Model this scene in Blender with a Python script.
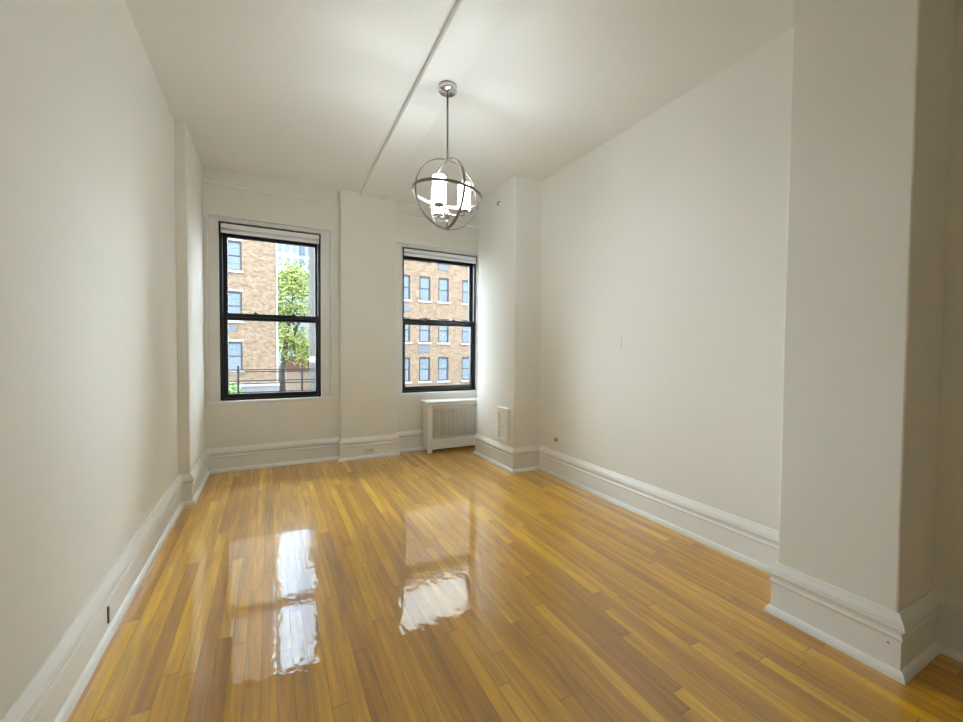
import bpy, math, random
from mathutils import Vector, Matrix

random.seed(7)
for o in list(bpy.data.objects):
    bpy.data.objects.remove(o)
SC = bpy.context.scene
COL = SC.collection
PI = math.pi

# ------------------------------------------------------------------ camera
HC = 1.28
yaw, pitch, roll = math.radians(27.556), math.radians(-1.58), math.radians(0.414)
Fv = Vector((math.sin(yaw) * math.cos(pitch), math.cos(yaw) * math.cos(pitch), math.sin(pitch)))
Rv = Vector((math.cos(yaw), -math.sin(yaw), 0))
Uv = Rv.cross(Fv)
R2 = Rv * math.cos(roll) + Uv * math.sin(roll)
U2 = -Rv * math.sin(roll) + Uv * math.cos(roll)
cam = bpy.data.cameras.new('camera')
cam.sensor_width = 36
cam.lens = 36 * 406.12 / 963
cam.clip_start = 0.05
cam.clip_end = 500
camo = bpy.data.objects.new('camera', cam)
COL.objects.link(camo)
camo.matrix_world = Matrix(((R2.x, U2.x, -Fv.x, 0), (R2.y, U2.y, -Fv.y, 0), (R2.z, U2.z, -Fv.z, HC), (0, 0, 0, 1)))
SC.camera = camo

# ------------------------------------------------------------------ sky and exposure
SKY = 19.0
LAMP = 33.0
w = bpy.data.worlds.new('overcast_sky')
w.use_nodes = True
bg = w.node_tree.nodes['Background']
bg.inputs[0].default_value = (0.82, 0.92, 1.0, 1)
bg.inputs[1].default_value = SKY
SC.world = w
vs = SC.view_settings
vs.view_transform = 'Standard'
vs.look = 'None'
vs.gamma = 1
vs.use_curve_mapping = False
vs.exposure = 0.60
SC.cycles.diffuse_bounces = 8
SC.cycles.max_bounces = 14
SC.cycles.transparent_max_bounces = 16

# ------------------------------------------------------------------ materials
def mat(name, color=(0.8, 0.8, 0.8), rough=0.5, metal=0.0, spec=None, coat=0.0, bump=None, vary=None):
    m = bpy.data.materials.new(name)
    m.use_nodes = True
    nt = m.node_tree
    b = nt.nodes['Principled BSDF']
    b.inputs['Base Color'].default_value = (*color, 1)
    b.inputs['Roughness'].default_value = rough
    b.inputs['Metallic'].default_value = metal
    if spec is not None:
        b.inputs['Specular IOR Level'].default_value = spec
    b.inputs['Coat Weight'].default_value = coat
    tc = nt.nodes.new('ShaderNodeTexCoord')
    if vary:                                   # (scale, amount): soft colour mottling
        n = nt.nodes.new('ShaderNodeTexNoise')
        n.inputs['Scale'].default_value = vary[0]
        n.inputs['Detail'].default_value = 4
        mx = nt.nodes.new('ShaderNodeMix')
        mx.data_type = 'RGBA'
        nt.links.new(tc.outputs['Object'], n.inputs['Vector'])
        nt.links.new(n.outputs['Fac'], mx.inputs['Factor'])
        mx.inputs['A'].default_value = (*[c * (1 - vary[1]) for c in color], 1)
        mx.inputs['B'].default_value = (*[min(1, c * (1 + vary[1])) for c in color], 1)
        nt.links.new(mx.outputs['Result'], b.inputs['Base Color'])
    if bump:                                   # (scale, strength, distance)
        n = nt.nodes.new('ShaderNodeTexNoise')
        n.inputs['Scale'].default_value = bump[0]
        n.inputs['Detail'].default_value = 3
        bp = nt.nodes.new('ShaderNodeBump')
        bp.inputs['Strength'].default_value = bump[1]
        bp.inputs['Distance'].default_value = bump[2]
        nt.links.new(tc.outputs['Object'], n.inputs['Vector'])
        nt.links.new(n.outputs['Fac'], bp.inputs['Height'])
        nt.links.new(bp.outputs['Normal'], b.inputs['Normal'])
    return m

M = {}
M['wall'] = mat('wall_paint', (0.82, 0.81, 0.758), 0.62, bump=(60, 0.25, 0.002), vary=(1.3, 0.015))
M['ceiling'] = mat('ceiling_paint', (0.85, 0.86, 0.845), 0.7, bump=(40, 0.2, 0.002), vary=(1.5, 0.015))
M['trim'] = mat('trim_gloss_paint', (0.84, 0.84, 0.82), 0.32, bump=(18, 0.15, 0.002))
M['white'] = mat('white_enamel', (0.82, 0.82, 0.80), 0.3)
M['grille'] = mat('grille_paint', (0.62, 0.58, 0.52), 0.5)
M['dark_gap'] = mat('dark_void', (0.02, 0.018, 0.016), 0.8)
M['black'] = mat('black_window_paint', (0.008, 0.008, 0.010), 0.3, vary=(20, 0.2))
M['shade'] = mat('shade_vinyl', (0.90, 0.92, 0.95), 0.45, vary=(30, 0.03))
M['shade_grey'] = mat('shade_grey_fabric', (0.66, 0.70, 0.76), 0.6, vary=(40, 0.05))
M['nickel'] = mat('brushed_nickel', (0.30, 0.27, 0.25), 0.28, 1.0, vary=(50, 0.1))
M['chrome'] = mat('polished_chrome', (0.72, 0.73, 0.76), 0.12, 1.0)
M['iron'] = mat('dark_iron', (0.006, 0.005, 0.005), 0.6, vary=(20, 0.2))
M['plate'] = mat('outlet_plate', (0.80, 0.77, 0.68), 0.35)
M['socket'] = mat('socket_ivory', (0.58, 0.57, 0.42), 0.4)
M['brown'] = mat('brown_plastic', (0.11, 0.085, 0.065), 0.4)
M['pewter'] = mat('pewter', (0.40, 0.39, 0.34), 0.4, 0.2)
M['stone'] = mat('limestone', (0.0897, 0.0858, 0.0842), 0.8, vary=(3, 0.12))
M['brightened_stone'] = mat('brightened_limestone', (0.1872, 0.1833, 0.1755), 0.8, vary=(2, 0.1))  # unseen top storeys only, paled so the floor reflects them brighter
M['grey_stone'] = mat('grey_base_stone', (0.0484, 0.0484, 0.0513), 0.85, vary=(2.5, 0.25))
M['ac'] = mat('grey_vent_metal', (0.0312, 0.0351, 0.0429), 0.6, vary=(8, 0.1))
M['bframe'] = mat('brown_grey_sash', (0.010, 0.009, 0.010), 0.5)
M['muntin'] = mat('pale_muntin', (0.0479, 0.0519, 0.0579), 0.5)
M['asphalt'] = mat('asphalt', (0.0285, 0.0285, 0.0285), 0.9, vary=(2, 0.2))
M['bark'] = mat('bark', (0.055, 0.048, 0.042), 0.9, bump=(12, 0.6, 0.03), vary=(6, 0.3))
M['pole'] = mat('weathered_pole', (0.0234, 0.0226, 0.0218), 0.85, bump=(9, 0.5, 0.01), vary=(7, 0.3))
M['beige'] = mat('beige_stucco', (0.1794, 0.1365, 0.1053), 0.9, vary=(2, 0.1))
M['rust'] = mat('rust_brick', (0.1014, 0.0546, 0.0429), 0.9, vary=(3, 0.25))

MATTE = ('stone', 'brightened_stone', 'grey_stone', 'ac', 'bframe', 'muntin', 'bark', 'pole', 'beige', 'rust', 'iron', 'asphalt', 'tower_a', 'tower_b', 'tower_win', 'brick', 'curtain', 'leaf', 'shrub')

def tower_mat(name, col):
    return mat(name, col, 0.7, vary=(0.4, 0.06))
M['tower_a'] = tower_mat('tower_pale_blue', (0.0819, 0.0975, 0.1131))
M['tower_b'] = tower_mat('tower_white', (0.0975, 0.1053, 0.1131))
M['tower_reflector'] = tower_mat('tower_floor_reflector', (0.1716, 0.2145, 0.2652))  # pale blue for unseen tower tops, brightens the strip reflected in the floor
M['tower_win'] = mat('tower_window', (0.039, 0.053, 0.0702), 0.3, vary=(0.5, 0.2))

def brick_mat(name, c1, c2, mortar):
    m = bpy.data.materials.new(name)
    m.use_nodes = True
    nt = m.node_tree
    b = nt.nodes['Principled BSDF']
    b.inputs['Roughness'].default_value = 0.9
    tc = nt.nodes.new('ShaderNodeTexCoord')
    sp = nt.nodes.new('ShaderNodeSeparateXYZ')
    ad = nt.nodes.new('ShaderNodeMath')
    cb = nt.nodes.new('ShaderNodeCombineXYZ')
    nt.links.new(tc.outputs['Object'], sp.inputs[0])
    nt.links.new(sp.outputs['X'], ad.inputs[0])
    nt.links.new(sp.outputs['Y'], ad.inputs[1])
    nt.links.new(ad.outputs[0], cb.inputs['X'])
    nt.links.new(sp.outputs['Z'], cb.inputs['Y'])
    br = nt.nodes.new('ShaderNodeTexBrick')
    br.inputs['Color1'].default_value = (*c1, 1)
    br.inputs['Color2'].default_value = (*c2, 1)
    br.inputs['Mortar'].default_value = (*mortar, 1)
    br.inputs['Scale'].default_value = 1
    br.inputs['Brick Width'].default_value = 0.22
    br.inputs['Row Height'].default_value = 0.075
    br.inputs['Mortar Size'].default_value = 0.006
    nt.links.new(cb.outputs[0], br.inputs['Vector'])
    n = nt.nodes.new('ShaderNodeTexNoise')
    n.inputs['Scale'].default_value = 4.5
    n.inputs['Detail'].default_value = 5
    n.inputs['Roughness'].default_value = 0.8
    nt.links.new(cb.outputs[0], n.inputs['Vector'])
    mr = nt.nodes.new('ShaderNodeMapRange')
    mr.inputs['From Min'].default_value = 0.3
    mr.inputs['From Max'].default_value = 0.7
    mr.inputs['To Min'].default_value = 0.6
    mr.inputs['To Max'].default_value = 1.4
    nt.links.new(n.outputs['Fac'], mr.inputs['Value'])
    mx = nt.nodes.new('ShaderNodeVectorMath')
    mx.operation = 'SCALE'
    nt.links.new(br.outputs['Color'], mx.inputs[0])
    nt.links.new(mr.outputs['Result'], mx.inputs['Scale'])
    nt.links.new(mx.outputs[0], b.inputs['Base Color'])
    return m
M['brick'] = brick_mat('tan_brick', (0.066, 0.046, 0.031), (0.042, 0.026, 0.0165), (0.066, 0.055, 0.043))

def glass_mat(name, tint, refl):
    m = bpy.data.materials.new(name)
    m.use_nodes = True
    nt = m.node_tree
    nt.nodes.clear()
    out = nt.nodes.new('ShaderNodeOutputMaterial')
    tr = nt.nodes.new('ShaderNodeBsdfTransparent')
    tr.inputs[0].default_value = (*tint, 1)
    gl = nt.nodes.new('ShaderNodeBsdfGlossy')
    gl.inputs['Roughness'].default_value = 0.02
    fr = nt.nodes.new('ShaderNodeFresnel')
    fr.inputs['IOR'].default_value = refl
    mx = nt.nodes.new('ShaderNodeMixShader')
    nt.links.new(fr.outputs[0], mx.inputs[0])
    nt.links.new(tr.outputs[0], mx.inputs[1])
    nt.links.new(gl.outputs[0], mx.inputs[2])
    nt.links.new(mx.outputs[0], out.inputs[0])
    return m
M['glass'] = glass_mat('window_glass', (0.97, 0.985, 0.98), 1.25)

def far_glass():
    m = mat('far_window_glass', (0.022, 0.030, 0.042), 0.12, vary=(1.1, 0.35))
    m.node_tree.nodes['Principled BSDF'].inputs['IOR'].default_value = 1.3
    return m
M['far_glass'] = far_glass()
M['curtain'] = mat('pale_curtain', (0.039, 0.0515, 0.0608), 0.8, vary=(4, 0.15))

def leaf_mat(name, c1, c2):
    m = mat(name, c1, 0.6)
    nt = m.node_tree
    b = nt.nodes['Principled BSDF']
    g = nt.nodes.new('ShaderNodeNewGeometry')
    mx = nt.nodes.new('ShaderNodeMix')
    mx.data_type = 'RGBA'
    mx.inputs['A'].default_value = (*c1, 1)
    mx.inputs['B'].default_value = (*c2, 1)
    nt.links.new(g.outputs['Random Per Island'], mx.inputs['Factor'])
    nt.links.new(mx.outputs['Result'], b.inputs['Base Color'])
    b.inputs['Transmission Weight'].default_value = 0.0
    return m
M['leaf'] = leaf_mat('tree_leaves', (0.072, 0.120, 0.025), (0.19, 0.20, 0.048))
M['shrub'] = leaf_mat('shrub_leaves', (0.05, 0.095, 0.035), (0.10, 0.155, 0.06))

for _n in MATTE:                            # dry masonry, rusty iron, leaves: hardly any sheen
    M[_n].node_tree.nodes['Principled BSDF'].inputs['Specular IOR Level'].default_value = 0.1

def lamp_glass():
    m = bpy.data.materials.new('lit_frosted_glass')
    m.use_nodes = True
    b = m.node_tree.nodes['Principled BSDF']
    b.inputs['Base Color'].default_value = (0.9, 0.9, 0.9, 1)
    b.inputs['Roughness'].default_value = 0.4
    b.inputs['Emission Color'].default_value = (0.87, 0.96, 1.0, 1)
    b.inputs['Emission Strength'].default_value = LAMP
    return m
M['lamp'] = lamp_glass()

def floor_mat():
    m = bpy.data.materials.new('varnished_oak_strip')
    m.use_nodes = True
    nt = m.node_tree
    N, L = nt.nodes, nt.links
    b = N['Principled BSDF']
    tc = N.new('ShaderNodeTexCoord')
    sp = N.new('ShaderNodeSeparateXYZ')
    L.new(tc.outputs['Object'], sp.inputs[0])
    def math_(op, a, bb=None, c=None):
        n = N.new('ShaderNodeMath')
        n.operation = op
        for i, v in enumerate((a, bb, c)):
            if v is None:
                continue
            if isinstance(v, (int, float)):
                n.inputs[i].default_value = v
            else:
                L.new(v, n.inputs[i])
        return n.outputs[0]
    def white(x, y=None):
        n = N.new('ShaderNodeTexWhiteNoise')
        n.noise_dimensions = '2D'
        c = N.new('ShaderNodeCombineXYZ')
        L.new(x, c.inputs[0])
        if y is not None:
            L.new(y, c.inputs[1])
        L.new(c.outputs[0], n.inputs['Vector'])
        return n.outputs['Value']
    W = 0.057
    u = math_('DIVIDE', math_('ADD', sp.outputs['X'], 10.013), W)
    row = math_('FLOOR', u)
    fu = math_('FRACT', u)
    ro = white(row)
    ln = math_('ADD', math_('MULTIPLY', white(math_('ADD', row, 71.3)), 0.7), 0.75)
    v = math_('ADD', math_('DIVIDE', math_('ADD', sp.outputs['Y'], 20.0), ln), math_('MULTIPLY', ro, 7.0))
    idx = math_('FLOOR', v)
    fv = math_('FRACT', v)
    bid = white(row, idx)
    bid2 = white(idx, row)
    # seams between strips and butt ends
    eu = math_('MINIMUM', fu, math_('SUBTRACT', 1.0, fu))
    ev = math_('MULTIPLY', math_('MINIMUM', fv, math_('SUBTRACT', 1.0, fv)), ln)
    su = math_('LESS_THAN', eu, 0.016)
    sv = math_('LESS_THAN', ev, 0.0016)
    seam = math_('MAXIMUM', su, sv)
    # grain, stretched along the strip and shifted for every board
    gc = N.new('ShaderNodeCombineXYZ')
    L.new(math_('ADD', math_('MULTIPLY', sp.outputs['X'], 26.0), math_('MULTIPLY', bid, 90.0)), gc.inputs[0])
    L.new(math_('ADD', math_('MULTIPLY', sp.outputs['Y'], 1.6), math_('MULTIPLY', bid2, 50.0)), gc.inputs[1])
    gn = N.new('ShaderNodeTexNoise')
    gn.inputs['Scale'].default_value = 1.0
    gn.inputs['Detail'].default_value = 6
    gn.inputs['Roughness'].default_value = 0.62
    gn.inputs['Distortion'].default_value = 0.7
    L.new(gc.outputs[0], gn.inputs['Vector'])
    fg = N.new('ShaderNodeCombineXYZ')
    L.new(math_('ADD', math_('MULTIPLY', sp.outputs['X'], 260.0), math_('MULTIPLY', bid2, 40.0)), fg.inputs[0])
    L.new(math_('MULTIPLY', sp.outputs['Y'], 6.0), fg.inputs[1])
    fn = N.new('ShaderNodeTexNoise')
    fn.inputs['Scale'].default_value = 1.0
    fn.inputs['Detail'].default_value = 3
    L.new(fg.outputs[0], fn.inputs['Vector'])
    ramp = N.new('ShaderNodeValToRGB')
    e = ramp.color_ramp.elements
    e[0].position = 0.0
    e[0].color = FLOOR_C[0]
    e[1].position = 1.0
    e[1].color = FLOOR_C[3]
    for p, c in ((0.4, FLOOR_C[1]), (0.75, FLOOR_C[2])):
        k = e.new(p)
        k.color = c
    L.new(bid, ramp.inputs['Fac'])
    gr = math_('ADD', math_('MULTIPLY', math_('SUBTRACT', gn.outputs['Fac'], 0.5), 1.5), 1.0)
    fr = math_('ADD', math_('MULTIPLY', math_('SUBTRACT', fn.outputs['Fac'], 0.5), 0.45), 1.0)
    k = math_('MULTIPLY', math_('MULTIPLY', gr, fr), math_('SUBTRACT', 1.0, math_('MULTIPLY', seam, 0.6)))
    sc = N.new('ShaderNodeVectorMath')
    sc.operation = 'SCALE'
    L.new(ramp.outputs['Color'], sc.inputs[0])
    L.new(k, sc.inputs['Scale'])
    L.new(sc.outputs[0], b.inputs['Base Color'])
    # waves of the varnish: long slow ripples, each board slightly tipped
    wc = N.new('ShaderNodeCombineXYZ')
    L.new(math_('MULTIPLY', sp.outputs['X'], 24.0), wc.inputs[0])
    L.new(math_('MULTIPLY', sp.outputs['Y'], 17.0), wc.inputs[1])
    wn = N.new('ShaderNodeTexNoise')
    wn.inputs['Scale'].default_value = 1.0
    wn.inputs['Detail'].default_value = 2.0
    L.new(wc.outputs[0], wn.inputs['Vector'])
    tilt = math_('MULTIPLY', math_('MULTIPLY', math_('SUBTRACT', bid2, 0.5), math_('SUBTRACT', fu, 0.5)), 0.9)
    crown = math_('MULTIPLY', math_('POWER', math_('ABSOLUTE', math_('SUBTRACT', fu, 0.5)), 4.0), -1.6)
    hgt = math_('ADD', math_('ADD', math_('MULTIPLY', wn.outputs['Fac'], 1.0), tilt), crown)
    bp = N.new('ShaderNodeBump')
    bp.inputs['Strength'].default_value = 1.0
    bp.inputs['Distance'].default_value = 0.0007
    L.new(hgt, bp.inputs['Height'])
    L.new(bp.outputs['Normal'], b.inputs['Normal'])
    L.new(bp.outputs['Normal'], b.inputs['Coat Normal'])
    b.inputs['Roughness'].default_value = 0.36
    b.inputs['Specular IOR Level'].default_value = 0.4
    b.inputs['Coat Weight'].default_value = 1.0
    b.inputs['Coat Roughness'].default_value = 0.03
    b.inputs['Coat IOR'].default_value = 1.78
    return m
FLOOR_C = [(0.46, 0.210, 0.003, 1), (0.60, 0.295, 0.004, 1), (0.68, 0.350, 0.006, 1), (0.78, 0.435, 0.014, 1)]
M['floor'] = floor_mat()

# ------------------------------------------------------------------ mesh building
class MB:
    def __init__(s):
        s.v = []
        s.f = []
        s.smooth = set()
    def box(s, x0, x1, y0, y1, z0, z1):
        i = len(s.v)
        s.v += [(x, y, z) for z in (z0, z1) for y in (y0, y1) for x in (x0, x1)]
        s.f += [tuple(i + k for k in q) for q in ((0, 2, 3, 1), (4, 5, 7, 6), (0, 1, 5, 4), (2, 6, 7, 3), (0, 4, 6, 2), (1, 3, 7, 5))]
        return s
    def loft(s, rings, closed=True, caps=True, smooth=False):
        i = len(s.v)
        n = len(rings[0])
        for r in rings:
            s.v += [tuple(p) for p in r]
        m = n if closed else n - 1
        for a in range(len(rings) - 1):
            for k in range(m):
                q = (i + a * n + k, i + a * n + (k + 1) % n, i + (a + 1) * n + (k + 1) % n, i + (a + 1) * n + k)
                if smooth:
                    s.smooth.add(len(s.f))
                s.f.append(q)
        if caps and closed:
            s.f.append(tuple(i + k for k in reversed(range(n))))
            s.f.append(tuple(i + (len(rings) - 1) * n + k for k in range(n)))
        return s
    def tube(s, pts, r, n=12, smooth=True):
        pts = [Vector(p) for p in pts]
        rr = r if isinstance(r, (list, tuple)) else [r] * len(pts)
        rings = []
        for k, p in enumerate(pts):
            d = (pts[min(k + 1, len(pts) - 1)] - pts[max(k - 1, 0)]).normalized()
            a = d.orthogonal().normalized() if abs(d.z) > .95 else d.cross(Vector((0, 0, 1))).normalized()
            if abs(d.z) > .95:
                a = Vector((1, 0, 0)) - d * d.x
                a.normalize()
            b = d.cross(a)
            rings.append([p + (a * math.cos(t) + b * math.sin(t)) * rr[k] for t in [2 * PI * j / n for j in range(n)]])
        return s.loft(rings, True, True, smooth)
    def lathe(s, prof, c, n=28, axis=Vector((0, 0, 1)), smooth=True):
        c = Vector(c)
        a = axis.orthogonal().normalized()
        b = axis.cross(a)
        return s.loft([[c + axis * h + (a * math.cos(t) + b * math.sin(t)) * r for t in [2 * PI * j / n for j in range(n)]] for r, h in prof], True, True, smooth)
    def build(s, name, m, parent=None, base=(0, 0, 0), bevel=0.0, recalc=True):
        import bmesh
        me = bpy.data.meshes.new(name)
        bx, by, bz = base
        me.from_pydata([(x - bx, y - by, z - bz) for x, y, z in s.v], [], s.f)
        for k in s.smooth:
            me.polygons[k].use_smooth = True
        if recalc:
            bm = bmesh.new()
            bm.from_mesh(me)
            bmesh.ops.recalc_face_normals(bm, faces=bm.faces)
            bm.to_mesh(me)
            bm.free()
        me.materials.append(M[m] if isinstance(m, str) else m)
        o = bpy.data.objects.new(name, me)
        COL.objects.link(o)
        if parent is not None:
            o.parent = parent
        else:
            o.location = base
        if bevel:
            bv = o.modifiers.new('bevel', 'BEVEL')
            bv.width = bevel
            bv.segments = 2
            bv.limit_method = 'ANGLE'
        return o

def box(*a):
    return MB().box(*a)

def tag(o, label, cat, group=None, kind=None):
    o['label'] = label
    o['category'] = cat
    if group:
        o['group'] = group
    if kind:
        o['kind'] = kind
    return o

def empty(name, loc):
    o = bpy.data.objects.new(name, None)
    o.empty_display_size = 0.1
    COL.objects.link(o)
    o.location = loc
    return o

def struct(o, label=None, cat=None):
    o['kind'] = 'structure'
    if label:
        o['label'] = label
    if cat:
        o['category'] = cat
    return o

# ------------------------------------------------------------------ room shell
H = 3.08
YB = -1.6                 # back of the room, behind the camera
YF = 4.93
XL, XL2, YS = -0.658, -0.5825, 4.02
XP0, XP1, YP = 0.72, 1.359, 4.8235
XA = 2.60                 # side of the window alcove
XC, YC, YC2 = 2.2556, 3.582, 4.425
XR = 2.5845
XPI, YPF, YPN = 2.1967, 1.066, 0.633
XR2 = 2.565
T = 0.25
YO = YF + 0.30
ZB = 3.038                # underside of the ceiling beam

struct(box(XL - T, XA + T, YB - T, YO, -0.2, 0).build('floor', 'floor'), 'glossy honey coloured oak strip floor running to the windows', 'floor')
struct(box(XL - T, XA + T, YB - T, YO, H, H + 0.25).build('ceiling', 'ceiling'), 'flat white painted plaster ceiling', 'ceiling')
bx0 = lambda y: 0.868 + (y - 1.9) * 0.0212
bx1 = lambda y: 1.108 + (y - 1.9) * 0.036
bm_ = MB().loft([[(bx0(y), y, ZB), (bx1(y), y, ZB), (bx1(y), y, H), (bx0(y), y, H)] for y in (YB, YP + 0.05)])
struct(bm_.build('ceiling_beam', 'ceiling', bevel=0.006), 'shallow boxed beam across the ceiling from pilaster to camera', 'ceiling beam')
struct(box(XL - T, XL, YB - T, YO, 0, H).build('wall_left', 'wall'), 'long plain off white wall on the left', 'wall')
struct(box(XL, XL2, YS, YF, 0, H).build('wall_left_far', 'wall', bevel=0.004), 'thicker end of the left wall beside the left window', 'wall')
struct(box(XP0, XP1, YP, YF, 0, H).build('wall_pilaster', 'wall', bevel=0.008), 'wide shallow pilaster between the two windows', 'wall')
struct(box(XC, XA, YC, YC2, 0, H).build('wall_chase', 'wall', bevel=0.006), 'boxed pipe chase right of the radiator cover', 'wall')
struct(box(XR, XA + T, YPF, YC, 0, H).build('wall_right', 'wall'), 'long plain off white wall on the right', 'wall')
struct(box(XA, XA + T, YC, YO, 0, H).build('wall_right_far', 'wall'), 'alcove side wall hidden behind the pipe chase', 'wall')
struct(box(XPI, XA + T, YPN, YPF, 0, H).build('wall_pillar', 'wall', bevel=0.008), 'broad pier jutting from the right wall in the foreground', 'wall')
struct(box(XR2, XA + T, YB - T, YPN, 0, H).build('wall_right_near', 'wall'), 'shaded right wall nearest the camera past the pier', 'wall')
struct(box(XL, XR2, YB - T, YB, 0, H).build('wall_back', 'wall'), 'rear wall behind the camera', 'wall')

W1 = dict(hole=(-0.553, 0.630, 0.700, 2.628), blk=(-0.457, 0.523, 0.727, 2.580), gl=(-0.388, 0.470, 0.792, 2.452), meet=1.613)
W2 = dict(hole=(1.377, 2.545, 0.690, 2.600), blk=(1.472, 2.515, 0.727, 2.553), gl=(1.528, 2.452, 0.802, 2.430), meet=1.632)
fw = MB()
hx = [XL, W1['hole'][0], W1['hole'][1], W2['hole'][0], W2['hole'][1], XA]
for a, b_ in ((0, 1), (2, 3), (4, 5)):
    fw.box(hx[a], hx[b_], YF, YO, 0, H)
for Wd in (W1, W2):
    x0, x1, z0, z1 = Wd['hole']
    fw.box(x0, x1, YF, YO, 0, z0)
    fw.box(x0, x1, YF, YO, z1, H)
struct(fw.build('wall_far', 'wall'), 'window wall at the far end of the room', 'wall')

# picture moulding above the windows
for n, (a, b_) in enumerate(((XL2, XP0), (XP1, XA)), 1):
    prof = [(0, 2.924), (0.010, 2.922), (0.022, 2.928), (0.026, 2.938), (0.022, 2.948), (0.010, 2.954), (0, 2.954)]
    t = MB().loft([[(x, YF - d, z) for d, z in prof] for x in (a, b_)])
    struct(t.build('trim_%d' % n, 'trim'), 'thin picture moulding above the %s window' % ('left', 'right')[n - 1], 'moulding')

# baseboards: one profile swept round the plan with mitred corners
PROF = [(0.0, 0.0), (0.036, 0.0), (0.0356, 0.010), (0.0328, 0.020), (0.0272, 0.029), (0.0168, 0.034), (0.0154, 0.036), (0.0154, 0.148),
        (0.0189, 0.150), (0.0217, 0.155), (0.0217, 0.161), (0.0189, 0.166), (0.0168, 0.172), (0.0182, 0.184), (0.0231, 0.192), (0.028, 0.195),
        (0.028, 0.206), (0.0252, 0.208), (0.0252, 0.216), (0.0224, 0.219), (0.021, 0.224), (0.0154, 0.233), (0.0084, 0.246), (0.0056, 0.252), (0.0, 0.252)]
PATH = [(XL, YB), (XL, YS), (XL2, YS), (XL2, YF), (XP0, YF), (XP0, YP), (XP1, YP), (XP1, YF), (XA, YF), (XA, YC2), (XC, YC2), (XC, YC),
        (XR, YC), (XR, YPF), (XPI, YPF), (XPI, YPN), (XR2, YPN), (XR2, YB)]
def mitre(k):
    def nrm(a, b):
        d = Vector((b[0] - a[0], b[1] - a[1])).normalized()
        return Vector((d.y, -d.x))
    ns = []
    if k > 0:
        ns.append(nrm(PATH[k - 1], PATH[k]))
    if k < len(PATH) - 1:
        ns.append(nrm(PATH[k], PATH[k + 1]))
    if len(ns) == 1:
        return ns[0]
    return ns[0] + ns[1]
def base_run(name, k0, k1, label):
    rings = []
    for k in range(k0, k1 + 1):
        mv = mitre(k)
        rings.append([(PATH[k][0] + mv.x * d, PATH[k][1] + mv.y * d, z) for d, z in PROF])
    o = MB().loft(rings).build(name, 'trim')
    struct(o, label, 'baseboard')
base_run('baseboard_left', 0, 3, 'tall moulded baseboard along the left wall')
base_run('baseboard_far_left', 3, 4, 'tall moulded baseboard under the left window')
base_run('baseboard_pilaster', 4, 7, 'tall moulded baseboard wrapping the pilaster')
base_run('baseboard_far_right', 7, 9, 'tall moulded baseboard behind the radiator cover')
base_run('baseboard_chase', 9, 12, 'tall moulded baseboard wrapping the pipe chase')
base_run('baseboard_right', 12, 13, 'tall moulded baseboard along the right wall')
base_run('baseboard_pillar', 13, 16, 'tall moulded baseboard wrapping the foreground pier')
base_run('baseboard_right_near', 16, 17, 'shaded baseboard past the foreground pier')

# ------------------------------------------------------------------ windows
def frame(mb, o, i, y0, y1):
    (a, b_, c, d), (e, f, g, h) = o, i
    mb.box(a, e, y0, y1, c, d)
    mb.box(f, b_, y0, y1, c, d)
    mb.box(e, f, y0, y1, c, g)
    mb.box(e, f, y0, y1, h, d)
    return mb

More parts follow.
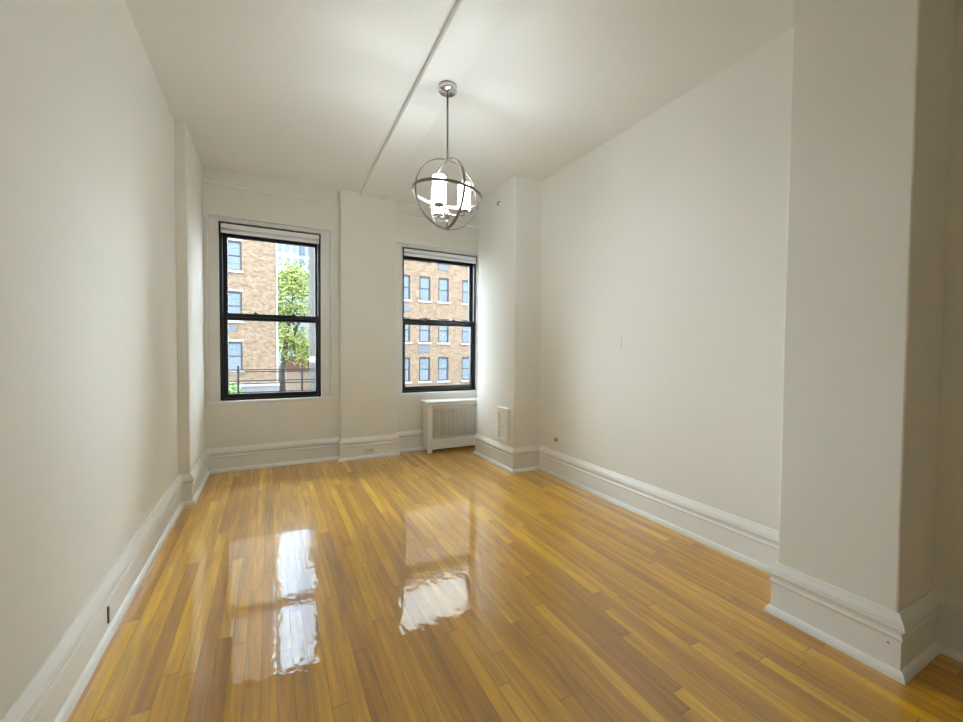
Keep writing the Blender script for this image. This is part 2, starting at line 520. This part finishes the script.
def window(n, Wd, label):
    hole, blk, gl, mz = Wd['hole'], Wd['blk'], Wd['gl'], Wd['meet']
    base = ((blk[0] + blk[1]) / 2, YF + 0.1, hole[2])
    w_ = empty('window_%d' % n, base)
    struct(w_, label, 'window')
    B = dict(parent=w_, base=base)
    inner = (blk[0] + 0.012, blk[1] - 0.012, blk[2] + 0.004, blk[3] - 0.012)
    cs = MB()
    frame(cs, (hole[0] - 0.006, hole[1] + 0.006, hole[2] + 0.001, hole[3] + 0.006), (blk[0] - 0.012, blk[1] + 0.012, hole[2] + 0.002, blk[3] + 0.012), YF + 0.045, YF + 0.2)
    frame(cs, (blk[0] - 0.012, blk[1] + 0.012, hole[2] + 0.002, blk[3] + 0.012), (blk[0], blk[1], hole[2] + 0.004, blk[3]), YF + 0.030, YF + 0.2)
    frame(cs, (hole[0] - 0.010, hole[1] + 0.010, hole[2] + 0.003, hole[3] + 0.010), (hole[0] + 0.005, hole[1] - 0.005, hole[2] + 0.004, hole[3] - 0.005), YF - 0.007, YF + 0.04)
    cs.build('casing', 'trim', bevel=0.003, **B)
    box(hole[0], hole[1], YF - 0.004, YF + 0.17, hole[2], blk[2]).build('sill', 'trim', bevel=0.006, **B)
    frame(MB(), blk, (blk[0] + 0.028, blk[1] - 0.028, blk[2] + 0.02, blk[3] - 0.03), YF + 0.075, YF + 0.22).build('frame', 'black', bevel=0.002, **B)
    sx0, sx1 = blk[0] + 0.028, blk[1] - 0.028
    up = frame(MB(), (sx0, sx1, mz - 0.036, blk[3] - 0.03), (gl[0], gl[1], mz + 0.004, gl[3]), YF + 0.150, YF + 0.190)
    us = up.build('upper_sash', 'black', bevel=0.003, **B)
    box(gl[0], gl[1], YF + 0.168, YF + 0.172, mz + 0.004, gl[3]).build('pane', 'glass', parent=us)
    lo = frame(MB(), (sx0, sx1, blk[2] + 0.02, mz + 0.036), (gl[0], gl[1], gl[2], mz - 0.004), YF + 0.098, YF + 0.140)
    ls = lo.build('lower_sash', 'black', bevel=0.003, **B)
    box(gl[0], gl[1], YF + 0.117, YF + 0.121, gl[2], mz - 0.004).build('pane', 'glass', parent=ls)
    for o in list(us.children) + list(ls.children):
        for v in o.data.vertices:
            v.co -= Vector(base)
    for f in (0.29, 0.73):
        x = gl[0] + (gl[1] - gl[0]) * f
        lk = MB().lathe([(0.017, 0), (0.017, 0.008), (0.011, 0.016), (0.0, 0.018)], (x, YF + 0.118, mz + 0.036), 14)
        lk.box(x - 0.006, x + 0.026, YF + 0.108, YF + 0.116, mz + 0.040, mz + 0.050)
        lk.build('sash_lock', 'black', **B)
    return w_
window(1, W1, 'tall black double hung window on the left showing tree and brick block')
window(2, W2, 'tall black double hung window on the right above the radiator cover')

# roller shades, rolled up at the head of each window
def roller(x0, x1, z0, z1, label):
    base = ((x0 + x1) / 2, YF + 0.06, z1)
    r_ = empty('roller_shade', base)
    tag(r_, label, 'roller shade', 'rolled up window shades')
    B = dict(parent=r_, base=base)
    zm = z0 + (z1 - z0) * 0.52
    box(x0 + 0.010, x1 - 0.010, YF + 0.020, YF + 0.072, zm, z1).build('cassette', 'shade', bevel=0.008, **B)
    rc = (z0 + 0.012 + zm) / 2 + 0.004
    rr = (zm - z0 - 0.008) / 2 + 0.002
    MB().lathe([(rr, 0.0), (rr, x1 - x0 - 0.024)], (x0 + 0.012, YF + 0.045, rc), 20, Vector((1, 0, 0))).build('fabric_roll', 'shade_grey', **B)
    box(x0 + 0.014, x1 - 0.014, YF + 0.020, YF + 0.034, z0, z0 + 0.030).build('hem_bar', 'shade', bevel=0.004, **B)
    for a in (x0, x1 - 0.010):
        mb = MB()
        cy, cz = YF + 0.046, (z0 + z1) / 2
        h2 = (z1 - z0) / 2 + 0.006
        pr = [(YF + 0.016, cz + h2), (YF + 0.074, cz + h2), (YF + 0.074, cz - h2 + 0.02), (YF + 0.06, cz - h2 + 0.004), (YF + 0.03, cz - h2 + 0.004), (YF + 0.016, cz - h2 + 0.03)]
        mb.loft([[(x, y, z) for y, z in pr] for x in (a, a + 0.010)])
        mb.build('bracket', 'black', **B)
    box(x0, x1, YF + 0.024, YF + 0.074, z1 + 0.001, z1 + 0.008).build('head_track', 'black', **B)
roller(-0.448, 0.516, 2.462, 2.560, 'white roller shade rolled up at the top of the left window')
roller(1.474, 2.505, 2.445, 2.535, 'white roller shade rolled up at the top of the right window')

# ------------------------------------------------------------------ radiator cover
def radiator_cover():
    x0, x1, y0, y1, zt = 1.715, 2.440, 4.690, 4.878, 0.640
    base = ((x0 + x1) / 2, (y0 + y1) / 2, 0)
    r_ = empty('radiator_cover', base)
    tag(r_, 'white panelled radiator cover with slotted grille under the right window', 'radiator cover')
    B = dict(parent=r_, base=base)
    box(x0 - 0.022, x1 + 0.022, y0 - 0.025, y1 + 0.002, zt - 0.022, zt).build('top', 'white', bevel=0.006, **B)
    for a, b_ in ((x0, x0 + 0.058), (x1 - 0.058, x1)):
        box(a, b_, y0, y0 + 0.022, 0.0, zt - 0.022).build('stile', 'white', bevel=0.003, **B)
    box(x0 + 0.058, x1 - 0.058, y0 + 0.001, y0 + 0.020, 0.042, 0.158).build('bottom_rail', 'white', bevel=0.003, **B)
    box(x0 + 0.058, x1 - 0.058, y0 + 0.001, y0 + 0.020, zt - 0.058, zt - 0.022).build('top_rail', 'white', bevel=0.003, **B)
    for a in (x0 + 0.002, x1 - 0.020):
        box(a, a + 0.018, y0 + 0.022, y1, 0.03, zt - 0.022).build('side_panel', 'white', **B)
    g = MB()
    ga, gb, gz0, gz1 = x0 + 0.058, x1 - 0.058, 0.158, zt - 0.058
    yg0, yg1 = y0 + 0.009, y0 + 0.013
    n = 44
    pitch_ = (gb - ga) / n
    slot_z0, slot_z1 = gz0 + 0.03, gz1 - 0.045
    g.box(ga, gb, yg0, yg1, gz0, slot_z0)
    g.box(ga, gb, yg0, yg1, gz1 - 0.014, gz1)
    for k in range(n):                                     # vertical bars of the pierced sheet
        xa = ga + k * pitch_
        g.box(xa, xa + pitch_ * 0.70, yg0, yg1, slot_z0, slot_z1)
    g.box(ga, gb, yg0, yg1, slot_z1, slot_z1 + 0.012)
    for k in range(n // 3 + 1):                            # row of square holes along the top
        xa = ga + k * pitch_ * 3
        g.box(xa, min(xa + pitch_ * 1.9, gb), yg0, yg1, slot_z1 + 0.012, gz1 - 0.014)
    g.build('grille', 'grille', **B)
    cr = MB()
    for k in range(10):                                    # cast iron sections just visible behind the slots
        xa = x0 + 0.09 + k * 0.056
        cr.box(xa, xa + 0.036, y0 + 0.05, y0 + 0.16, 0.08, 0.54)
    cr.build('radiator', 'grille', bevel=0.01, **B)
radiator_cover()

# ------------------------------------------------------------------ chandelier
def chandelier():
    cx, cy, zc, R = 1.066, 2.56, 2.322, 0.232
    base = (cx, cy, ZB)
    c_ = empty('pendant_chandelier', base)
    tag(c_, 'orb pendant light of nickel rings around three lit glass candles', 'pendant light')
    B = dict(parent=c_, base=base)
    MB().lathe([(0.062, 0), (0.062, -0.034), (0.058, -0.038), (0.012, -0.039), (0.012, -0.056), (0.0, -0.058)], (cx, cy, ZB), 32).build('canopy', 'chrome', **B)
    MB().tube([(cx, cy, 2.99), (cx, cy, zc + R - 0.004)], 0.0065).build('rod', 'nickel', **B)
    rt = Vector((math.cos(0.392), -math.sin(0.392), 0))     # screen right at the lamp
    tw = Vector((-math.sin(0.392), -math.cos(0.392), 0))    # towards the viewer
    up = Vector((0, 0, 1))
    C = Vector((cx, cy, zc))
    def band(name, e1, e2, ax, r, wdt=0.020, th=0.003):
        n = 72
        rings = []
        for k in range(n + 1):
            t = 2 * PI * k / n
            d = e1 * math.cos(t) + e2 * math.sin(t)
            rings.append([C + d * (r - th) - ax * wdt / 2, C + d * r - ax * wdt / 2, C + d * r + ax * wdt / 2, C + d * (r - th) + ax * wdt / 2])
        MB().loft(rings, True, False, False).build(name, 'nickel', **B)
    a1 = -rt * math.cos(0.49) + tw * math.sin(0.49)
    a2 = rt * math.sin(0.49) + tw * math.cos(0.49)
    band('vertical_ring', a1, up, a2, R, 0.021)
    band('vertical_ring', a2, up, a1, R - 0.004, 0.021)
    e1 = (rt - up * 0.115).normalized()
    ax = (up + rt * 0.115).normalized()
    band('horizontal_ring', e1, tw, ax, R + 0.004, 0.020)
    MB().lathe([(0.014, 0), (0.014, 0.012), (0.008, 0.016), (0.0, 0.022)], (cx, cy, zc - R - 0.004), 16).build('bottom_finial', 'nickel', **B)
    hz = zc - 0.135
    MB().lathe([(0.0, -0.03), (0.010, -0.026), (0.020, -0.012), (0.020, 0.010), (0.012, 0.022), (0.006, 0.03), (0.006, 0.06), (0.0, 0.062)], (cx, cy, hz), 20).build('hub', 'nickel', **B)
    MB().tube([(cx, cy, hz - 0.02), (cx, cy, zc - R + 0.006)], 0.005).build('lower_rod', 'nickel', **B)
    for k, deg in enumerate((-3, 117, 237)):
        t = math.radians(deg)
        d = rt * math.cos(t) + tw * math.sin(t)
        p = Vector((cx, cy, hz)) + d * 0.115
        ar = MB().tube([Vector((cx, cy, hz)) + d * 0.016, p - d * 0.012, p + Vector((0, 0, 0.006)), p + Vector((0, 0, 0.022))], 0.0055, 10).build('arm', 'nickel', **B)
        MB().lathe([(0.008, 0.018), (0.030, 0.022), (0.034, 0.030), (0.034, 0.036), (0.010, 0.037)], p, 24).build('cup', 'nickel', **B)
        MB().lathe([(0.040, 0.040), (0.0425, 0.046), (0.0425, 0.205), (0.039, 0.212), (0.030, 0.214)], p, 28).build('glass_shade', 'lamp', **B)
chandelier()

# ------------------------------------------------------------------ small wall fittings
def access_panel():
    y0, y1, z0, z1, x = 3.655, 3.905, 0.265, 0.655, XC
    base = (x, (y0 + y1) / 2, z0)
    a_ = empty('access_panel', base)
    tag(a_, 'small white framed access door low on the pipe chase', 'access panel')
    B = dict(parent=a_, base=base)
    t = 0.034
    f = MB()
    iy0, iy1, iz0, iz1 = y0 + 0.055, y1 - 0.055, z0 + 0.06, z1 - 0.06
    f.box(x - t, x, y0, iy0, z0, z1)
    f.box(x - t, x, iy1, y1, z0, z1)
    f.box(x - t, x, iy0, iy1, z0, iz0)
    f.box(x - t, x, iy0, iy1, iz1, z1)
    f.build('frame', 'white', bevel=0.004, **B)
    box(x - 0.010, x, iy0, iy1, iz0, iz1).build('door', 'trim', **B)
    MB().lathe([(0.008, 0), (0.008, 0.006), (0.004, 0.010), (0.0, 0.011)], (x - 0.010, (iy0 + iy1) / 2, (iz0 + iz1) / 2 - 0.01), 14, Vector((-1, 0, 0))).build('knob', 'pewter', **B)
access_panel()

def outlet(center, nrm, horiz, w2, h2, pm, sm, label):
    base = center
    o_ = empty('wall_outlet', base)
    tag(o_, label, 'outlet')
    B = dict(parent=o_, base=base)
    n = Vector(nrm)
    s = Vector((-n.y, n.x, 0))
    C = Vector(center)
    def slab(mb, a, b_, t0, t1, da=0.0, db=0.0):
        q = [C + s * (da + i * a) + Vector((0, 0, db + j * b_)) for i, j in ((-1, -1), (1, -1), (1, 1), (-1, 1))]
        mb.loft([[p + n * t0 for p in q], [p + n * t1 for p in q]])
        return mb
    slab(MB(), w2, h2, -0.001, 0.006).build('cover_plate', pm, bevel=0.002, **B)
    if sm:
        for sg in (-1, 1):
            if horiz:
                slab(MB(), 0.014, 0.016, 0.005, 0.008, sg * 0.020, 0).build('receptacle', sm, **B)
            else:
                slab(MB(), 0.014, 0.016, 0.005, 0.008, 0, sg * 0.020).build('receptacle', sm, **B)
    return o_
outlet((1.036, YP - 0.0154, 0.091), (0, -1, 0), True, 0.060, 0.038, 'plate', 'socket', 'ivory outlet set sideways in the baseboard of the pilaster')
outlet((XL + 0.0154, 2.325, 0.096), (1, 0, 0), False, 0.006, 0.037, 'brown', None, 'small dark slot outlet in the left wall baseboard')
bp_ = outlet((XR, 2.485, 1.360), (-1, 0, 0), False, 0.036, 0.058, 'wall', None, 'blank painted cover plate on the bare right wall')
bp_.name = 'blank_plate'
bp_['category'] = 'cover plate'

v_ = MB().lathe([(0.024, 0), (0.024, 0.006), (0.017, 0.012), (0.017, 0.022), (0.010, 0.026), (0.0, 0.026)], (XR, 3.290, 0.374), 22, Vector((-1, 0, 0)))
tag(v_.build('pipe_cap', 'pewter', base=(XR, 3.290, 0.374)), 'small round metal cap above baseboard at the start of right wall', 'cap')
hb = (XC, 3.906, 2.905)
hk = empty('wall_hook', hb)
tag(hk, 'tiny dark metal hook high on the pipe chase near the ceiling', 'hook')
MB().lathe([(0.022, 0), (0.020, 0.006), (0.0, 0.008)], (XC, 3.906, 2.915), 16, Vector((-1, 0, 0))).build('back_plate', 'wall', hk, hb)
MB().tube([(XC - 0.006, 3.906, 2.905), (XC - 0.03, 3.906, 2.898), (XC - 0.040, 3.906, 2.88), (XC - 0.030, 3.906, 2.862), (XC - 0.018, 3.906, 2.868)], 0.005, 8).build('hook_arm', 'iron', hk, hb)
nl = MB().lathe([(0.0045, 0), (0.004, 0.002), (0.0, 0.003)], (XPI - 0.0154, 0.655, 0.125), 12, Vector((-1, 0, 0)))
tag(nl.build('nail_head', 'pewter', base=(XPI - 0.0154, 0.655, 0.125)), 'tiny nail head in the baseboard of the foreground pier', 'nail')

# ------------------------------------------------------------------ outside
GZ = -3.6
struct(box(-60, 90, YO + 0.02, 160, GZ - 0.3, GZ).build('ground', 'asphalt'), 'street level ground outside', 'ground')

def railing():
    y = 6.25
    base = (0.1, y, 0.60)
    r_ = empty('railing', base)
    tag(r_, 'thin rusty iron railing outside the lower half of left window', 'railing')
    B = dict(parent=r_, base=base)
    for x in (-0.372, 0.404, 1.36, -1.42):
        MB().tube([(x, y, 0.35), (x, y, 1.045)], 0.014, 8).build('post', 'iron', **B)
    for z in (0.990, 0.962, 0.842, 0.805, 0.688):
        MB().tube([(-1.42, y, z), (1.36, y, z)], 0.0065, 8).build('rail', 'iron', **B)
    MB().box(-1.5, 1.45, YO, y + 0.03, 0.27, 0.35).build('landing', 'grey_stone', **B)
railing()

def far_window(b_, base, x, z, wd, ht, y, deep=0.12, lintel=False):
    """one sash window of a block: dark frame with pale bars, two panes and a stone sill"""
    f = MB()
    frame(f, (x, x + wd, z, z + ht), (x + 0.085, x + wd - 0.085, z + 0.06, z + ht - 0.10), y + 0.03, y + deep + 0.02)
    f.box(x + 0.06, x + wd - 0.06, y + 0.06, y + deep, z + ht / 2 - 0.03, z + ht / 2 + 0.03)
    fo = f.build('window', 'bframe', b_, base)
    up = box(x + 0.06, x + wd - 0.06, y + 0.09, y + 0.10, z + ht / 2 + 0.03, z + ht - 0.06)
    lo = box(x + 0.06, x + wd - 0.06, y + 0.10, y + 0.11, z + 0.06, z + ht / 2 - 0.03)
    up.build('pane', 'curtain', fo, base)
    lo.build('pane', 'far_glass', fo, base)
    g = MB()
    for k in (1, 2):
        xx = x + 0.06 + (wd - 0.12) * k / 3
        g.box(xx - 0.012, xx + 0.012, y + 0.075, y + 0.088, z + 0.06, z + ht - 0.06)
    for k in (0.25, 0.75):
        zz = z + ht * k
        g.box(x + 0.06, x + wd - 0.06, y + 0.075, y + 0.088, zz - 0.012, zz + 0.012)
    g.build('glazing_bars', 'muntin', fo, base)
    box(x - 0.11, x + wd + 0.11, y - 0.09, y + 0.1, z - 0.15, z).build('sill', 'stone', b_, base)
    if lintel:
        box(x - 0.06, x + wd + 0.06, y - 0.012, y + 0.05, z + ht, z + ht + 0.13).build('lintel', 'stone', b_, base)

def facade(b_, base, X0, X1, y, Z0, Z1, cols, rows, wd, ht, depth=10, top=5.0):
    mb = MB()
    xs = sorted(cols)
    cur = X0
    for cx in xs:
        mb.box(cur, cx, y, y + 0.3, Z0, Z1)
        zc = Z0
        for z in sorted(rows):
            mb.box(cx, cx + wd, y, y + 0.3, zc, z)
            zc = z + ht
        mb.box(cx, cx + wd, y, y + 0.3, zc, Z1)
        cur = cx + wd
    mb.box(cur, X1, y, y + 0.3, Z0, Z1)
    mb.box(X0, X1, y + 0.3, y + depth, Z0, Z1)
    mb.build('wall', 'brick', b_, base)
    for cx in xs:
        for z in rows:
            far_window(b_, base, cx, z, wd, ht, y, lintel=X0 < 0)
    box(X0 - 0.04, X1 + 0.04, y - 0.05, y + depth - 1, Z1, Z1 + top).build('added_stone_storeys', 'brightened_stone', b_, base)  # storeys added out of view, pale to lighten the block's floor reflection
    box(X0 - 0.15, X1 + 0.15, y - 0.2, y + depth, Z1 + top, Z1 + top + 0.4).build('parapet', 'stone', b_, base)

YB1 = 28.0
bl = empty('apartment_building', (-4, YB1, GZ))
tag(bl, 'tan brick apartment block filling the left of the left window', 'building')
bb = (-4, YB1, GZ)
facade(bl, bb, -9.0, 0.43, YB1, GZ, 19.4, (-2.29, -5.2, -7.2), (5.85, 2.90, -0.06, 8.8, 11.75, 14.7, 17.65), 0.86, 1.72, 8, 4.0)
box(-9.1, 0.52, YB1 - 0.06, YB1 + 0.05, GZ, -1.02).build('stone_base', 'grey_stone', bl, bb)
box(-9.12, 0.54, YB1 - 0.10, YB1 + 0.05, -1.02, -0.80).build('stone_band', 'stone', bl, bb)
box(-2.25, -1.75, YB1 - 0.03, YB1 + 0.05, 2.25, 2.62).build('vent', 'ac', bl, bb)
box(0.37, 0.46, YB1 - 0.05, YB1 + 0.05, -0.8, 19.4).build('corner_strip', 'stone', bl, bb)

br_ = empty('apartment_building', (10, YB1, GZ))
tag(br_, 'tan brick apartment block with rows of sash windows filling the right window', 'building')
bb = (10, YB1, GZ)
facade(br_, bb, 4.6, 20.0, YB1, GZ, 16.0, (6.56, 8.04, 9.55, 11.0, 12.92, 15.0), (7.72, 4.80, 1.80, -1.02, 10.65, 13.6), 0.83, 1.74, 9, 9.0)
for x, z in ((10.98, 7.12), (9.5, 1.05), (8.0, 3.95)):
    box(x, x + 0.82, YB1 - 0.03, YB1 + 0.05, z, z + 0.42).build('vent', 'ac', br_, bb)

def tree(name, cx, cy, r, z0, z1, leaves, size, lm, label, trunk=0.3, cat='tree', tx=None):
    tx = cx if tx is None else tx
    base = (tx, cy, GZ)
    t_ = empty(name, base)
    tag(t_, label, cat)
    rnd = random.Random(5 + leaves)
    tp = [(tx, cy, GZ), (tx + .03, cy, GZ * 0.2), ((tx + cx) / 2, cy, z0 + (z1 - z0) * .3), (cx + .1, cy, z0 + (z1 - z0) * .8)]
    tr = MB().tube(tp, [trunk, trunk * .8, trunk * .5, trunk * .12], 10)
    for k in range(9):
        a = rnd.random() * 2 * PI
        h = z0 + (z1 - z0) * (.1 + .07 * k)
        tr.tube([(cx, cy, h), (cx + math.cos(a) * r * .45, cy + math.sin(a) * r * .45, h + .7), (cx + math.cos(a) * r * .8, cy + math.sin(a) * r * .8, h + 1.6)], [trunk * .25, trunk * .14, trunk * .05], 6)
    tr.build('trunk', 'bark', t_, base)
    mb = MB()
    clumps = []
    for k in range(42):
        h = rnd.random()
        rad = r * math.sin(PI * (0.12 + 0.8 * h)) ** 0.7
        a = rnd.random() * 2 * PI
        q = math.sqrt(rnd.random()) * rad
        clumps.append(Vector((cx + math.cos(a) * q, cy + math.sin(a) * q, z0 + (z1 - z0) * h)))
    for k in range(leaves):
        c = rnd.choice(clumps)
        s_ = r * 0.30
        p = c + Vector((rnd.gauss(0, s_), rnd.gauss(0, s_), rnd.gauss(0, s_ * .8)))
        d = Vector((rnd.gauss(0, 1), rnd.gauss(0, 1), rnd.gauss(0, .6))).normalized()
        u = d.orthogonal().normalized()
        L_ = size * rnd.uniform(.6, 1.3)
        i = len(mb.v)
        mb.v += [tuple(p), tuple(p + d * L_ * .5 + u * L_ * .3), tuple(p + d * L_), tuple(p + d * L_ * .5 - u * L_ * .3)]
        mb.f.append((i, i + 1, i + 2, i + 3))
    mb.build('foliage', lm, t_, base, recalc=False)
tree('street_tree', 2.05, 42.5, 2.0, 0.4, 8.9, 6500, 0.29, 'leaf', 'leafy yellow green tree beyond the brick block in the left window', 0.40, tx=0.98)
tree('shrub', -1.85, 26.6, 0.42, -2.4, -0.85, 1500, 0.16, 'shrub', 'pale green shrub at the foot of the left brick block', 0.08, 'shrub')

lb = (2.6, 46, GZ)
low = empty('low_building', lb)
tag(low, 'low building with red brown top and beige base below the tree', 'building')
box(1.48, 4.8, 46, 52, GZ, -1.0).build('lower_wall', 'beige', low, lb)
box(1.45, 4.84, 45.95, 52, -1.0, 0.42).build('upper_wall', 'rust', low, lb)
box(1.42, 4.9, 45.85, 52, 0.42, 0.54).build('coping', 'stone', low, lb)
box(2.6, 4.5, 47.5, 50, 0.54, 1.7).build('roof_hut', 'rust', low, lb)

def tower(x0, x1, y, z1, m, cols, rows, wd, ht, label, z00):
    base = ((x0 + x1) / 2, y, GZ)
    t_ = empty('high_rise', base)
    tag(t_, label, 'building', None)
    box(x0, x1, y, y + 14, GZ, z1).build('wall', m, t_, base)
    for r in range(rows):
        z = z00 + r * 3.1
        for c in range(cols):
            x = x0 + (x1 - x0) * (c + .5) / cols - wd / 2
            box(x, x + wd, y - 0.15, y + .1, z, z + ht).build('window', 'tower_win', t_, base)
    box(x0 - .1, x1 + .1, y - .3, y + 14.1, 27.5, z1).build('reflector_storeys', 'tower_reflector', t_, base)  # pale shell added above the view to brighten the floor reflection
    box(x0 - .2, x1 + .2, y - .4, y + 14.2, z1, z1 + .8).build('cornice', 'stone', t_, base)
tower(1.2, 5.4, 92, 78, 'tower_a', 3, 7, 0.75, 1.9, 'pale grey blue high rise far behind the tree top', 5.5)
tower(5.9, 12.0, 104, 88, 'tower_b', 3, 7, 1.2, 1.9, 'whitish high rise far behind, right of the grey blue one', 4.5)

pb = (1.012, 11.5, GZ)
pl = empty('utility_pole', pb)
tag(pl, 'weathered grey pole at the right edge of the left window', 'pole')
MB().tube([(1.012, 11.5, GZ), (1.012, 11.5, 4.5)], 0.086, 14).build('shaft', 'pole', pl, pb)
MB().lathe([(0.088, 0), (0.094, 0.005), (0.094, 0.145), (0.088, 0.15)], (1.012, 11.5, 0.92), 16).build('clamp_band', 'stone', pl, pb)
